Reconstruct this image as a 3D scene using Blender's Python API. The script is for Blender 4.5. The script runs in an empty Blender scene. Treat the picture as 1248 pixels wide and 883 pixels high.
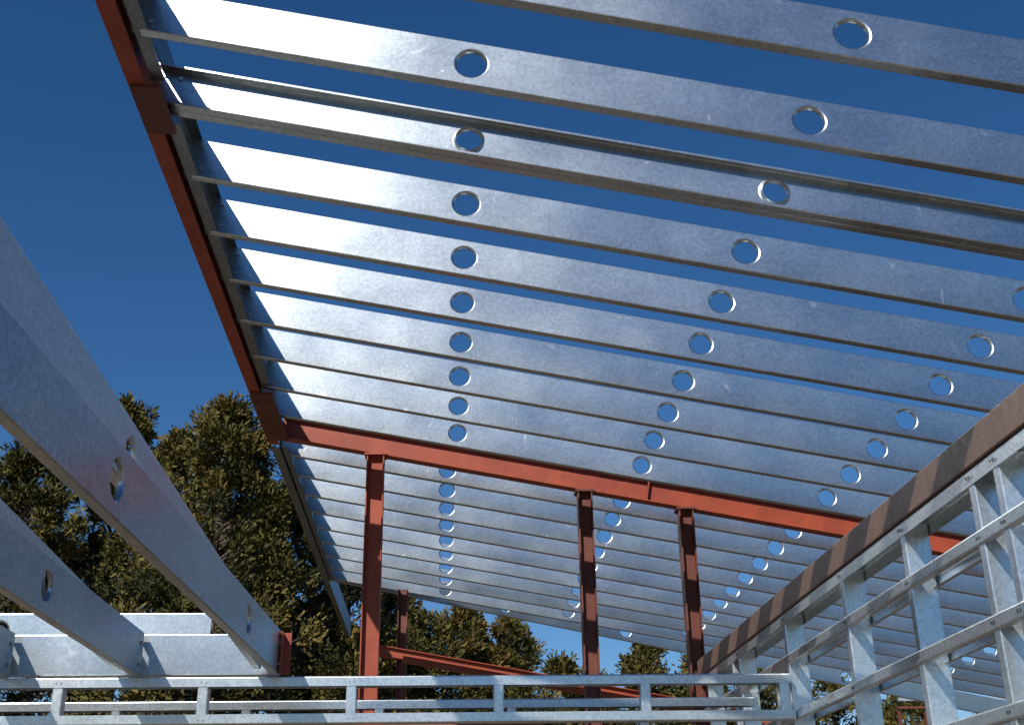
import bpy, bmesh, math, random
import numpy as np
from mathutils import Vector, Matrix
random.seed(7)
scene = bpy.context.scene
scene.view_settings.view_transform = 'Standard'
scene.view_settings.look = 'None'
scene.view_settings.exposure = 0
V = Vector
GROUND = -1.6

# ------------------------------------------------------------------ light
SUN = V((-0.37, -0.68, 0.61)).normalized()
world = bpy.data.worlds.new("World"); scene.world = world
world.use_nodes = True
wn = world.node_tree
bg = wn.nodes["Background"]
sky = wn.nodes.new("ShaderNodeTexSky")
sky.sky_type = 'NISHITA'; sky.sun_disc = False
sky.sun_elevation = math.asin(SUN.z)
sky.sun_rotation = math.atan2(SUN.x, SUN.y)
sky.altitude = 400; sky.air_density = 1.0; sky.dust_density = 0.1; sky.ozone_density = 4.0
hs = wn.nodes.new("ShaderNodeHueSaturation")
hs.inputs["Saturation"].default_value = 1.25
hs.inputs["Hue"].default_value = 0.504
wn.links.new(sky.outputs[0], hs.inputs["Color"])
wn.links.new(hs.outputs[0], bg.inputs[0])
bg.inputs[1].default_value = 0.088
sl = bpy.data.lights.new("sun", 'SUN'); sl.energy = 5.0; sl.angle = math.radians(0.5)
sl.color = (1.0, 0.96, 0.90)
so = bpy.data.objects.new("sun", sl); scene.collection.objects.link(so)
so.rotation_euler = (-SUN).to_track_quat('-Z', 'Y').to_euler()

# ------------------------------------------------------------------ camera
cd = bpy.data.cameras.new("camera"); cam = bpy.data.objects.new("camera", cd)
scene.collection.objects.link(cam); scene.camera = cam
cd.sensor_width = 36; cd.lens = 1438/1248*36; cd.clip_start = 0.05; cd.clip_end = 3000
F = V((.0567, .9145, .4004)).normalized()
R = V((.9984, -.0553, -.0150)); R = (R - F*R.dot(F)).normalized()
U = R.cross(F)
cam.matrix_world = Matrix(((R.x, U.x, -F.x, 0), (R.y, U.y, -F.y, 0), (R.z, U.z, -F.z, 0), (0, 0, 0, 1)))

# ------------------------------------------------------------------ materials
def newmat(name):
    m = bpy.data.materials.new(name); m.use_nodes = True
    return m, m.node_tree, m.node_tree.nodes["Principled BSDF"]
def noise(nt, vec, scale, detail=4, rough=.55, dist=0):
    n = nt.nodes.new("ShaderNodeTexNoise"); n.inputs["Scale"].default_value = scale
    n.inputs["Detail"].default_value = detail; n.inputs["Roughness"].default_value = rough
    n.inputs["Distortion"].default_value = dist
    nt.links.new(vec, n.inputs["Vector"]); return n.outputs["Fac"]
def ramp(nt, fac, stops):
    r = nt.nodes.new("ShaderNodeValToRGB"); nt.links.new(fac, r.inputs[0])
    el = r.color_ramp.elements
    while len(el) < len(stops): el.new(.5)
    for e, (p, c) in zip(el, stops):
        e.position = p; e.color = (*c, 1) if len(c) == 3 else c
    return r.outputs[0]
def g(v): return (v, v, v)
def gb(v): return (v*.94, v*1.02, v*1.05)
def mapping(nt, scale=(1, 1, 1), rot=(0, 0, 0)):
    tc = nt.nodes.new("ShaderNodeTexCoord"); mp = nt.nodes.new("ShaderNodeMapping")
    mp.inputs["Scale"].default_value = scale; mp.inputs["Rotation"].default_value = rot
    nt.links.new(tc.outputs["Object"], mp.inputs[0]); return mp.outputs[0]
def mixrgb(nt, fac, a, b, mode='MIX'):
    m = nt.nodes.new("ShaderNodeMix"); m.data_type = 'RGBA'; m.blend_type = mode
    for s, v in ((m.inputs[0], fac), (m.inputs[6], a), (m.inputs[7], b)):
        if hasattr(v, "links"): nt.links.new(v, s)
        else: s.default_value = v
    return m.outputs[2]
def mul(nt, a, k):
    sm = nt.nodes.new("ShaderNodeMath"); sm.operation = 'MULTIPLY'
    nt.links.new(a, sm.inputs[0]); sm.inputs[1].default_value = k
    return sm.outputs[0]

def galv(name, lo, hi, rlo, rhi, bump=.12, metal=.97, smudge=.5, along=(.35, 1, 3.0)):
    m, nt, p = newmat(name)
    v = mapping(nt)
    vl = mapping(nt, along)
    big = noise(nt, v, 1.7, 4)
    vor = nt.nodes.new("ShaderNodeTexVoronoi"); vor.inputs["Scale"].default_value = 75
    nt.links.new(v, vor.inputs["Vector"])
    sp = ramp(nt, vor.outputs["Color"], [(0.1, gb(lo*.88)), (.9, gb(hi*1.1))])
    base = mixrgb(nt, .4, sp, ramp(nt, big, [(.3, gb(lo)), (.7, gb(hi))]))
    st = mul(nt, ramp(nt, noise(nt, vl, 9, 6, .65), [(.52, g(0)), (.72, g(1))]), .30)
    base = mixrgb(nt, st, base, (*gb(lo*.72), 1))
    smud = mul(nt, ramp(nt, noise(nt, v, 4.7, 10, .78, 1.0), [(.61, g(0)), (.70, g(1))]), smudge)
    scr = mul(nt, ramp(nt, noise(nt, mapping(nt, (1.5, 1, 30), (0, .5, 0)), 3, 2, .5, .3), [(.735, g(0)), (.76, g(1))]), .5)
    base = mixrgb(nt, smud, base, (.74, .77, .80, 1))
    base = mixrgb(nt, scr, base, (.80, .82, .84, 1))
    nt.links.new(base, p.inputs["Base Color"])
    p.inputs["Metallic"].default_value = metal
    mr = nt.nodes.new("ShaderNodeMapRange"); nt.links.new(big, mr.inputs[0])
    mr.inputs[1].default_value = .3; mr.inputs[2].default_value = .7
    mr.inputs[3].default_value = rlo; mr.inputs[4].default_value = rhi
    ad = nt.nodes.new("ShaderNodeMath"); ad.operation = 'MULTIPLY_ADD'
    nt.links.new(smud, ad.inputs[0]); ad.inputs[1].default_value = .3
    nt.links.new(mr.outputs[0], ad.inputs[2])
    nt.links.new(ad.outputs[0], p.inputs["Roughness"])
    b = nt.nodes.new("ShaderNodeBump"); b.inputs["Strength"].default_value = bump
    b.inputs["Distance"].default_value = .02
    nt.links.new(noise(nt, v, 2.2, 1), b.inputs["Height"])
    b2 = nt.nodes.new("ShaderNodeBump"); b2.inputs["Strength"].default_value = .3
    b2.inputs["Distance"].default_value = .001
    nt.links.new(noise(nt, v, 150, 2), b2.inputs["Height"]); nt.links.new(b.outputs[0], b2.inputs["Normal"])
    nt.links.new(b2.outputs[0], p.inputs["Normal"])
    return m
GALV = galv("galvanised_steel", .47, .60, .28, .35)
GALVJ = galv("galvanised_joist", .38, .56, .17, .34, .22, .97, .25, (1, .35, 3))
GALVK = galv("galvanised_joist_light", .56, .70, .30, .42, .15, .93, .25, (1, .35, 3))
GALV2 = galv("galvanised_bright", .62, .80, .24, .38, .3, .80, .3)
GALV3 = galv("galvanised_weathered", .22, .33, .40, .52)

def paint(name, c1, c2, rough, dirt=(.09, .06, .045), damt=.6):
    m, nt, p = newmat(name)
    v = mapping(nt)
    base = ramp(nt, noise(nt, v, 4, 6, .6), [(.35, c1), (.65, c2)])
    d = ramp(nt, noise(nt, v, 11, 8, .7), [(.55, g(0)), (.72, g(damt))])
    base = mixrgb(nt, d, base, (*dirt, 1))
    nt.links.new(base, p.inputs["Base Color"])
    nt.links.new(ramp(nt, noise(nt, v, 20, 3), [(.3, g(rough-.08)), (.7, g(rough+.12))]), p.inputs["Roughness"])
    b = nt.nodes.new("ShaderNodeBump"); b.inputs["Strength"].default_value = .3
    b.inputs["Distance"].default_value = .003
    nt.links.new(noise(nt, v, 60, 4), b.inputs["Height"]); nt.links.new(b.outputs[0], p.inputs["Normal"])
    return m
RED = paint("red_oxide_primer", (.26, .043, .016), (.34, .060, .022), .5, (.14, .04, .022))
REDD = paint("red_oxide_dark", (.11, .028, .017), (.15, .040, .024), .55, (.07, .035, .025))  # darker tone of the same red primer
BROWN = paint("brown_primer", (.145, .088, .064), (.19, .112, .080), .45, (.11, .072, .052), .4)

# ------------------------------------------------------------------ helpers
def obj(name, bm, mat, parent=None, merge=True):
    me = bpy.data.meshes.new(name)
    if merge: bmesh.ops.remove_doubles(bm, verts=bm.verts, dist=1e-5)
    bm.to_mesh(me); bm.free()
    me.materials.append(mat)
    o = bpy.data.objects.new(name, me); scene.collection.objects.link(o)
    if parent: o.parent = parent
    return o
def empty(name):
    e = bpy.data.objects.new(name, None); scene.collection.objects.link(e); e.empty_display_size = .2
    return e
X, Y, Z = V((1, 0, 0)), V((0, 1, 0)), V((0, 0, 1))

def channel(bm, p0, d, L, up, side, h, fl, lip=.0, holes=(), r=.07, rc=.006):
    """cold-formed C section: web in plane (d,up), flanges run along side."""
    d, up, side = d.normalized(), up.normalized(), side.normalized()
    P = lambda s, hh, q: p0 + d*s + up*hh + side*q
    def quad(pts, sm=False):
        f = bm.faces.new([bm.verts.new(p) for p in pts]); f.smooth = sm
    def half(sign):
        H = (lambda t: h-t) if sign > 0 else (lambda t: t)
        pr = []
        for k in range(4):
            a = k/3*math.pi/2
            pr.append((H(rc-rc*math.sin(a)), rc-rc*math.cos(a)))
        if lip:
            for k in range(4):
                a = k/3*math.pi/2
                pr.append((H(rc-rc*math.cos(a)), fl-rc+rc*math.sin(a)))
            pr.append((H(lip), fl))
        else:
            pr.append((H(0), fl))
        return pr
    for sgn in (-1, 1):
        pr = half(sgn)
        for a, b in zip(pr[:-1], pr[1:]):
            quad([P(0, *a), P(L, *a), P(L, *b), P(0, *b)], False)
    lo, hi = rc, h-rc; hb = (hi-lo)/2; c = h/2
    s = 0
    for hc in sorted(holes):
        if hc-hb < s or hc+hb > L: continue
        quad([P(s, lo, 0), P(hc-hb, lo, 0), P(hc-hb, hi, 0), P(s, hi, 0)])
        N = 48
        rings = []
        outer = []
        for k in range(N):
            a = 2*math.pi*k/N; ca, sa = math.cos(a), math.sin(a)
            m = hb/max(abs(ca), abs(sa)); outer.append(bm.verts.new(P(hc+m*ca, c+m*sa, 0)))
        rings.append(outer)
        for rr, q in ((r+.014, 0), (r+.008, .0025), (r+.003, .008), (r, .018)):
            rings.append([bm.verts.new(P(hc+rr*math.cos(2*math.pi*k/N), c+rr*math.sin(2*math.pi*k/N), q)) for k in range(N)])
        for i in range(len(rings)-1):
            for k in range(N):
                f = bm.faces.new([rings[i][k], rings[i][(k+1) % N], rings[i+1][(k+1) % N], rings[i+1][k]])
                f.smooth = i > 1
        s = hc+hb
    quad([P(s, lo, 0), P(L, lo, 0), P(L, hi, 0), P(s, hi, 0)])

def box(bm, a, b, ax=X, ay=Y, az=Z, o=V((0, 0, 0)), bev=.0):
    vs = []
    for k in range(8):
        x = b[0] if k & 1 else a[0]; y = b[1] if k & 2 else a[1]; z = b[2] if k & 4 else a[2]
        vs.append(bm.verts.new(o+ax*x+ay*y+az*z))
    fs = [bm.faces.new([vs[i] for i in q]) for q in ((0, 2, 3, 1), (4, 5, 7, 6), (0, 1, 5, 4), (2, 6, 7, 3), (0, 4, 6, 2), (1, 3, 7, 5))]
    if bev:
        es = list({e for f in fs for e in f.edges})
        bmesh.ops.bevel(bm, geom=es, offset=bev, segments=2, affect='EDGES', profile=.5)

def ibeam(bm, p0, d, L, up, side, h, w, tf=.011, tw=.008):
    d, up, side = d.normalized(), up.normalized(), side.normalized()
    box(bm, (0, -w/2, 0), (L, w/2, tf), d, side, up, p0, .002)
    box(bm, (0, -w/2, h-tf), (L, w/2, h), d, side, up, p0, .002)
    box(bm, (0.001, -tw/2, tf), (L-.001, tw/2, h-tf), d, side, up, p0)

def bolt(bm, p, n, r=.011, t=.008):
    n = n.normalized(); a = n.orthogonal().normalized(); b = n.cross(a)
    lo = [bm.verts.new(p+(a*math.cos(k*math.pi/3)+b*math.sin(k*math.pi/3))*r) for k in range(6)]
    hi = [bm.verts.new(v.co+n*t) for v in lo]
    bm.faces.new(hi)
    for k in range(6): bm.faces.new([lo[k], lo[(k+1) % 6], hi[(k+1) % 6], hi[k]])

# ------------------------------------------------------------------ roof
SL = 0.180
P = V((1, 0, -SL)).normalized(); N = V((SL, 0, 1)).normalized()
def zc(x): return 3.38 - SL*x          # centre line of rafters
H = .232
roof = empty("steel_roof_frame")
def rafter(y, x0=-1.405, x1=9.5, side=Y, name="rafter", hx=(.108, 1.62, 3.13, 4.65, 6.16, 7.67), x_skew=0, mat=GALV, parent=roof, jit=True):
    bm = bmesh.new()
    j = random.uniform(-.004, .004) if jit else 0
    tw = random.uniform(-.0012, .0012) if jit else 0
    d = V((P.x, (x_skew+tw)*P.x, P.z)).normalized()
    up = (N + Y*random.uniform(-.02, .02)).normalized() if jit else N
    p0 = V((x0, y, zc(x0)+j)) - N*(H/2)
    k = d.x
    channel(bm, p0, d, (x1-x0)/k, up, side, H, .052, .016, [(x-x0)/k for x in hx], .066)
    return obj(name, bm, mat, parent)
Y0 = 4.33
for i in range(-3, 9):
    y = Y0 + .6*i
    if i == 1:
        rafter(y, x0=-1.46, side=-Y, jit=False)
        rafter(y+.004, x0=-1.46, jit=False)
    else:
        rafter(y)
for k in range(0, 9):
    rafter(10.12+.6*k, x0=-1.42, hx=(.03, 1.59, 3.12, 4.62, 6.14, 7.65))
rafter(15.02, x0=-1.42, name="end_rafter", x_skew=.13, hx=(.8, 2.4, 3.9, 5.4))

def track(y0, y1, xw=-1.412, fl=.068, mat=GALV3, z=None, h=H+.012, name="edge_track"):
    bm = bmesh.new()
    zz = (zc(-1.40) if z is None else z)
    channel(bm, V((xw, y0, zz-h/2)), Y, y1-y0, Z, X, h, fl)
    return obj(name, bm, mat, roof)
track(1.9, 4.70); track(5.06, 8.52)
bm = bmesh.new()
box(bm, (-1.424, 1.9, zc(-1.4)+.10), (-1.418, 9.55, zc(-1.4)+.275))
obj("upstand_plate", bm, GALV3, roof)
bm = bmesh.new()
channel(bm, V((-1.44, 9.82, zc(-1.4)-.16)), Y, 8.9, Z, -X, .29, .07, .015)
obj("eaves_channel", bm, GALV3, roof)
bm = bmesh.new()
channel(bm, V((-1.428, 9.9, zc(-1.4)-.13)), Y, 5.0, Z, X, .262, .05)
obj("edge_track", bm, GALV3, roof)
bm = bmesh.new()
for i in range(-3, 9):
    y = Y0+.6*i
    for dz in (-.07, .07):
        bolt(bm, V((-1.33, y-.004, zc(-1.33)+dz)), -Y)
obj("rafter_bolts", bm, GALV2, roof)

# ------------------------------------------------------------------ red frame
red = empty("red_steel_frame")
bm = bmesh.new()
ibeam(bm, V((-1.472, 1.9, zc(-1.4)-.155)), Y, 7.86, Z, X, .25, .085)
obj("edge_beam", bm, RED, red)
bm = bmesh.new()
box(bm, (-1.505, 4.69, -.175), (-1.36, 5.07, -.158), o=V((0, 0, zc(-1.4))), bev=.002)
box(bm, (-1.51, 8.55, -.178), (-1.33, 9.60, -.158), o=V((0, 0, zc(-1.4))), bev=.002)
box(bm, (-1.425, 8.53, -.156), (-1.411, 9.55, .12), o=V((0, 0, zc(-1.4))), bev=.002)
for y in (8.7, 9.4):
    for x in (-1.46, -1.39):
        bolt(bm, V((x, y, zc(-1.4)-.178)), -Z, .012, .010)
obj("gusset_plates", bm, REDD, red)
bm = bmesh.new()
ibeam(bm, V((-1.40, 9.66, zc(-1.40)))-N*.135, P, 10.9, N, Y, .20, .11, .012)
for x in (1.75, 5.2):
    box(bm, (-.006, -.052, .013), (.006, .052, .187), P, Y, N, V((x, 9.66, zc(x)))-N*.135)
obj("portal_beam", bm, RED, red)
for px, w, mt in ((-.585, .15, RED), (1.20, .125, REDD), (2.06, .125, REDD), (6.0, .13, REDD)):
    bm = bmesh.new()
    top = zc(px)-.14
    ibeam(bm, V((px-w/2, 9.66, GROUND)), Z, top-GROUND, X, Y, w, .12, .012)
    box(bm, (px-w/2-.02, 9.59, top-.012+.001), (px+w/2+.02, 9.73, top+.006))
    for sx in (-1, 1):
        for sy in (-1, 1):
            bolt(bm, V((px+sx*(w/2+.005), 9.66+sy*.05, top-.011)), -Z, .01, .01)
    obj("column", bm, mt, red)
bm = bmesh.new()
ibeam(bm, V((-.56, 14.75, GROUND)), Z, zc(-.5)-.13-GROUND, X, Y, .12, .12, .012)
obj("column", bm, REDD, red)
bm = bmesh.new()
ibeam(bm, V((-.9, 14.62, 2.52)), P, 5.2, N, Y, .13, .1)
obj("low_beam", bm, RED, red)
bm = bmesh.new()
ibeam(bm, V((-.45, 13.4, 2.22)), P, 3.4, N, Y, .07, .06, .008, .006)
obj("low_beam", bm, RED, red)

# ------------------------------------------------------------------ floor joists at left
def joist(xe, y0, ze, holes, skew=0.0407, pitch=0.0, side=-X, mat=GALVJ, name="steel_floor_joist", rr=.062, h=.25, y1=6.98, fl=.045):
    """xe, ze: position of the far (y1) end, web bottom; runs toward the viewer, drifting by skew and rising by pitch"""
    bm = bmesh.new()
    d = V((skew, 1, -pitch)).normalized()
    L = (y1-y0)/d.y
    p0 = V((xe, y1, ze)) - d*L
    up = Z
    sd = side - d*side.dot(d)
    channel(bm, p0, d, L, up, sd, h, fl, .016, [(hh-y0)/d.y for hh in holes], rr)
    for yy in (L-.05,):
        for dz in (.06, .18): bolt(bm, p0+d*yy+up*dz-sd.normalized()*.0005, -sd)
    return obj(name, bm, mat)
joist(-.93, -.8, 1.085, (.4, 1.6, 3.74, 6.0))
joist(-1.04, -.8, 1.125, (.4, 1.6, 4.2, 6.05), pitch=.072, mat=GALVK)
joist(-1.72, -.8, 1.085, (1.1, 2.9, 5.25), skew=.01)
joist(-1.83, -.8, 1.125, (1.1, 2.9, 5.6), skew=.01, pitch=.055, mat=GALVK)
joist(-2.45, -.8, 1.085, (1.1, 2.9, 5.3), skew=.0)
joist(-2.56, -.8, 1.125, (1.1, 2.9, 5.3), skew=.0, pitch=.055, mat=GALVK)
joist(-3.15, -.8, 1.085, (1.1, 2.9, 5.3), skew=.0)
bm = bmesh.new()
channel(bm, V((-6, 7.03, 1.10)), X, 5.02, Z, Y, .235, .05, 0)
obj("rim_joist", bm, GALV)
bm = bmesh.new()
channel(bm, V((-6, 8.2, 1.45)), X, 4.42, Z, Y, .25, .06, .018, (1.5, 3.0))
obj("steel_floor_joist", bm, GALV)
bm = bmesh.new()
channel(bm, V((-6, 9.0, 1.45)), X, 4.3, Z, Y, .25, .06, .018)
obj("steel_floor_joist", bm, GALV)
bm = bmesh.new()
box(bm, (-.925, 6.985, 1.095), (-.875, 6.993, 1.33), bev=.002)
box(bm, (-.924, 6.90, 1.09), (-.917, 6.983, 1.325), bev=.001)
obj("red_end_bracket", bm, RED)

# ------------------------------------------------------------------ floor trusses
def truss(y, x0, x1, ztop, zbot, xs, name="steel_floor_truss", w=.09, ch=.055, mat=GALV2):
    e = empty(name)
    bm = bmesh.new()
    channel(bm, V((x0, y+w, ztop)), X, x1-x0, -Y, -Z, w, ch, 0, rc=.008)
    obj("top_chord", bm, mat, e)
    bm = bmesh.new()
    channel(bm, V((x0, y+w, zbot-ch)), X, x1-x0, -Y, Z, w, ch, 0, rc=.008)
    obj("bottom_chord", bm, mat, e)
    bm = bmesh.new()
    for xx in xs:
        channel(bm, V((xx-.03, y+.004, zbot-ch+.004)), Z, ztop-zbot+ch-.008, X, Y, .06, w-.008, .012, rc=.008)
        for zz in (ztop-ch/2, zbot-ch/2):
            for dx in (-.013, .013): bolt(bm, V((xx+dx, y-.0005, zz)), -Y, .0065, .004)
    obj("web_members", bm, mat, e)
    return e
xs = [-4.7, -3.86, -3.02, -2.17, -1.36, -.52, .325, 1.18, 2.0]
truss(6.98, -5.0, 2.05, 1.082, .875, xs)
truss(7.80, -5.0, 2.05, 1.06, .82, [x+.12 for x in xs[:-1]], mat=GALV)
bm = bmesh.new()
channel(bm, V((-5, 7.35, .80)), X, 5.6, Z, Y, .055, .06, rc=.005)
obj("red_floor_angle", bm, RED)

# ------------------------------------------------------------------ right-hand wall
WX = 2.06
wall = empty("steel_wall_frame")
bm = bmesh.new()
box(bm, (WX-.012, 1.5, 1.450), (WX+.13, 9.585, 1.583), bev=.004)
obj("brown_top_beam", bm, BROWN)
bm = bmesh.new()
channel(bm, V((WX, 1.5, 1.446)), Y, 8.05, X, -Z, .125, .062, rc=.008)
obj("top_track", bm, GALV2, wall)
for zb in (1.148, .823, .50, .17, -.2, -.6, -1.0, -1.45):
    for xx, sd in ((WX-.004, X), (WX+.129, -X)):
        bm = bmesh.new()
        channel(bm, V((xx, 1.5, zb)), Y, 8.05, Z, sd, .056, .03, rc=.008)
        obj("rail", bm, GALV2, wall)
bm = bmesh.new(); bb = bmesh.new()
for yy in (2.2, 3.3, 4.08, 4.30, 5.06, 5.94, 7.06, 8.25, 8.45, 9.3):
    channel(bm, V((WX+.003, yy, GROUND)), Z, 1.44-GROUND, X, Y, .119, .05, .012, rc=.006)
    for zb in (1.415, 1.176, .851, .528, .19):
        for dz in (-.01, .012):
            bolt(bb, V((WX-.0045, yy+.025+dz, zb)), -X, .0065, .004)
obj("studs", bm, GALV2, wall); obj("screws", bb, GALV3, wall)

# ------------------------------------------------------------------ distant red scaffold / fence
fen = empty("red_steel_fence")
bm = bmesh.new()
for k in range(14):
    x = 7.6+.45*k
    box(bm, (x, 20, GROUND), (x+.05, 20.05, 2.55-.02*(k % 3)))
for zz in (1.9, 2.2, 2.5):
    box(bm, (7.6, 19.96, zz), (13.6, 19.995, zz+.04))
obj("posts_and_rails", bm, REDD, fen)
bm = bmesh.new()
box(bm, (7.6, 19.9, 2.62), (13.6, 19.95, 2.67))
obj("hand_rail", bm, GALV2, fen)

# ------------------------------------------------------------------ ground
m, nt, p = newmat("bare_earth")
v = mapping(nt)
c = ramp(nt, noise(nt, v, .6, 9, .65), [(.3, (.085, .062, .04)), (.55, (.14, .10, .065)), (.75, (.07, .08, .035))])
nt.links.new(c, p.inputs["Base Color"]); p.inputs["Roughness"].default_value = .95
b = nt.nodes.new("ShaderNodeBump"); b.inputs["Distance"].default_value = .05
nt.links.new(noise(nt, v, 5, 9, .7), b.inputs["Height"]); nt.links.new(b.outputs[0], p.inputs["Normal"])
bm = bmesh.new(); S = 900
bmesh.ops.create_grid(bm, x_segments=60, y_segments=60, size=S)
for vv in bm.verts:
    rr = vv.co.length
    vv.co.z = GROUND - .02 + (0 if rr < 60 else math.sin(vv.co.x*.011)*math.cos(vv.co.y*.009)*2-1.5)
obj("ground", bm, m)
m, nt, p = newmat("earth_brown_floor")  # unseen floor; earth brown set dark so steel flanges reflect less light
v = mapping(nt)
nt.links.new(ramp(nt, noise(nt, v, 3, 9, .6), [(.3, (.13, .095, .06)), (.7, (.18, .13, .085))]), p.inputs["Base Color"])
p.inputs["Roughness"].default_value = .85
bm = bmesh.new(); box(bm, (-6.5, -3, GROUND-.1), (9.8, 16.5, GROUND-.001+.05))
obj("floor_slab", bm, m)

# ------------------------------------------------------------------ trees
fm, nt, p = newmat("conifer_foliage")
at = nt.nodes.new("ShaderNodeAttribute"); at.attribute_name = "tint"
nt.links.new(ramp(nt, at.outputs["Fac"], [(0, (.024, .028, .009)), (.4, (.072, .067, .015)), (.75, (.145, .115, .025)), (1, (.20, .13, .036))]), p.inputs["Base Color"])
p.inputs["Roughness"].default_value = .75
p.inputs["Specular IOR Level"].default_value = .25
bk, nt, p = newmat("bark")
v = mapping(nt, (1, 1, .25))
nt.links.new(ramp(nt, noise(nt, v, 9, 6), [(.3, (.05, .035, .025)), (.7, (.13, .10, .08))]), p.inputs["Base Color"])
p.inputs["Roughness"].default_value = .95

def tree(name, x, y, top, rad, seed, nclump=170, leaf=170, pw=.75, size=1.0, leafsz=1.0):
    rs = np.random.RandomState(seed)
    z0 = GROUND; Ht = top-z0
    e = empty(name); e.location = (x, y, z0)
    bm = bmesh.new()
    def limb(a, b, r0, r1, n=7):
        d = (b-a).normalized(); o = d.orthogonal().normalized(); q = d.cross(o)
        A = [bm.verts.new(a+(o*math.cos(2*math.pi*k/n)+q*math.sin(2*math.pi*k/n))*r0) for k in range(n)]
        B = [bm.verts.new(b+(o*math.cos(2*math.pi*k/n)+q*math.sin(2*math.pi*k/n))*r1) for k in range(n)]
        for k in range(n): bm.faces.new([A[k], A[(k+1) % n], B[(k+1) % n], B[k]])
    segs = 8; pts = [V((rs.normal(0, .06)*i/2, rs.normal(0, .06)*i/2, Ht*.97*i/segs)) for i in range(segs+1)]
    r0 = .035*Ht
    for i in range(segs): limb(pts[i], pts[i+1], r0*(1-i/segs)+.02, r0*(1-(i+1)/segs)+.02, 9)
    ph = rs.uniform(0, 6.28, 5); am = rs.uniform(.05, .17, 5)
    cen = []; cr = []; tint = []
    leaders = [(rs.uniform(-.4, .4)*rad, rs.uniform(-.4, .4)*rad, rs.uniform(.80, .95)) for _ in range(3)]
    for i in range(nclump):
        h = rs.uniform(.06, 1)**.85
        a = rs.uniform(0, 6.283)
        env = rad*(1-h)**pw*(.95+sum(am[k]*math.sin((k+1)*a+ph[k]+h*(4+3*k)) for k in range(5)))+.1
        env *= min(1, .6+h*3)
        q = rs.uniform(.2, 1)**.6
        s = rs.uniform(.26, .54)*size*(1-.5*h)
        if i % 9 == 0:
            lx, ly, lt = leaders[i % 3]; h = rs.uniform(.55, lt); cxx, cyy = lx+rs.normal(0, .12), ly+rs.normal(0, .12); s *= .7
        else:
            cxx, cyy = env*q*math.cos(a), env*q*math.sin(a)
        cz = h*Ht + rs.normal(0, .1)
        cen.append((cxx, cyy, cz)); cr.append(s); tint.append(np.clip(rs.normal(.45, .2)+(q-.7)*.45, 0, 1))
        if i % 3 == 0 and h < .93:
            st = V((0, 0, max(.3, cz-.25*env*q-.2))); limb(st, V((cxx, cyy, cz)), .02+.035*(1-h), .008, 5)
    cen.append((0, 0, Ht*.985)); cr.append(.15*size); tint.append(.6)
    cen.append((.03, 0, Ht*.94)); cr.append(.24*size); tint.append(.5)
    obj("trunk", bm, bk, e, merge=False)
    cen = np.array(cen); cr = np.array(cr); tint = np.array(tint)
    n = len(cen)*leaf
    idx = np.repeat(np.arange(len(cen)), leaf)
    dirs = rs.normal(size=(n, 3)); dirs /= np.linalg.norm(dirs, axis=1)[:, None]
    lump = 1+.30*np.sin(dirs[:, 0]*7+idx)+.25*np.sin(dirs[:, 2]*9+idx*1.7)+.2*np.sin(dirs[:, 1]*13+idx*2.3)
    rr = rs.uniform(.1, 1.0, n)**.5*lump
    pos = cen[idx]+dirs*(rr*cr[idx])[:, None]
    out = pos*np.array([1, 1, 0]); out /= (np.linalg.norm(out, axis=1)[:, None]+1e-6)
    ax = dirs*.7+out*.5+np.array([0, 0, .45])+rs.normal(size=(n, 3))*.5
    ax /= np.linalg.norm(ax, axis=1)[:, None]
    sd = np.cross(ax, rs.normal(size=(n, 3))); sd /= np.linalg.norm(sd, axis=1)[:, None]
    L = rs.uniform(.045, .11, n)*leafsz; W = L*rs.uniform(.35, .6, n)
    v0 = pos-sd*W[:, None]*.5; v1 = pos+sd*W[:, None]*.5
    v2 = pos+ax*L[:, None]+sd*W[:, None]*.3; v3 = pos+ax*(L*1.1)[:, None]-sd*W[:, None]*.3
    co = np.stack([v0, v1, v2, v3], 1).reshape(-1, 3).astype(np.float32)
    me = bpy.data.meshes.new("foliage")
    me.vertices.add(n*4); me.vertices.foreach_set("co", co.ravel())
    me.loops.add(n*4); me.loops.foreach_set("vertex_index", np.arange(n*4, dtype=np.int32))
    me.polygons.add(n); me.polygons.foreach_set("loop_start", np.arange(0, n*4, 4, dtype=np.int32))
    me.polygons.foreach_set("loop_total", np.full(n, 4, dtype=np.int32))
    me.update(calc_edges=True)
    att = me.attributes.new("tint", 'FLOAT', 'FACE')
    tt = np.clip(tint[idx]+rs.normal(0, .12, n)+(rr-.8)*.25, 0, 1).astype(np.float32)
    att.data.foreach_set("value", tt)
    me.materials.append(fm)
    fo = bpy.data.objects.new("foliage", me); scene.collection.objects.link(fo); fo.parent = e
T = [(-4.2, 22, 8.6, 3.0, 320), (-2.7, 23.6, 7.7, 2.8, 250), (-5.7, 24.3, 8.7, 2.8, 250), (-7.3, 26, 10.1, 2.9, 240),
     (-8.7, 24, 8.3, 2.9, 220), (-11.0, 26, 9.2, 3.0, 180), (-2.0, 25.5, 6.9, 2.6, 200), (-.8, 26.2, 5.9, 2.4, 190), (.5, 27, 5.6, 2.2, 180),
     (1.6, 27.4, 5.5, 2.0, 170)]
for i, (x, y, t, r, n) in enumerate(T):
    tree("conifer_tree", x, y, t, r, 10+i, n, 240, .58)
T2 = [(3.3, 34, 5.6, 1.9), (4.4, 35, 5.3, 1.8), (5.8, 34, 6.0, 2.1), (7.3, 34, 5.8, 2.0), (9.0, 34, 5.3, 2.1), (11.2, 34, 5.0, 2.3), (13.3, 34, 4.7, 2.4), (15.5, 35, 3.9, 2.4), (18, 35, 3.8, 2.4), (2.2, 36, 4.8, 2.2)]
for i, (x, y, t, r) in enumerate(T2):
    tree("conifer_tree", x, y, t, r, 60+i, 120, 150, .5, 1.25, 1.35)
print("done")
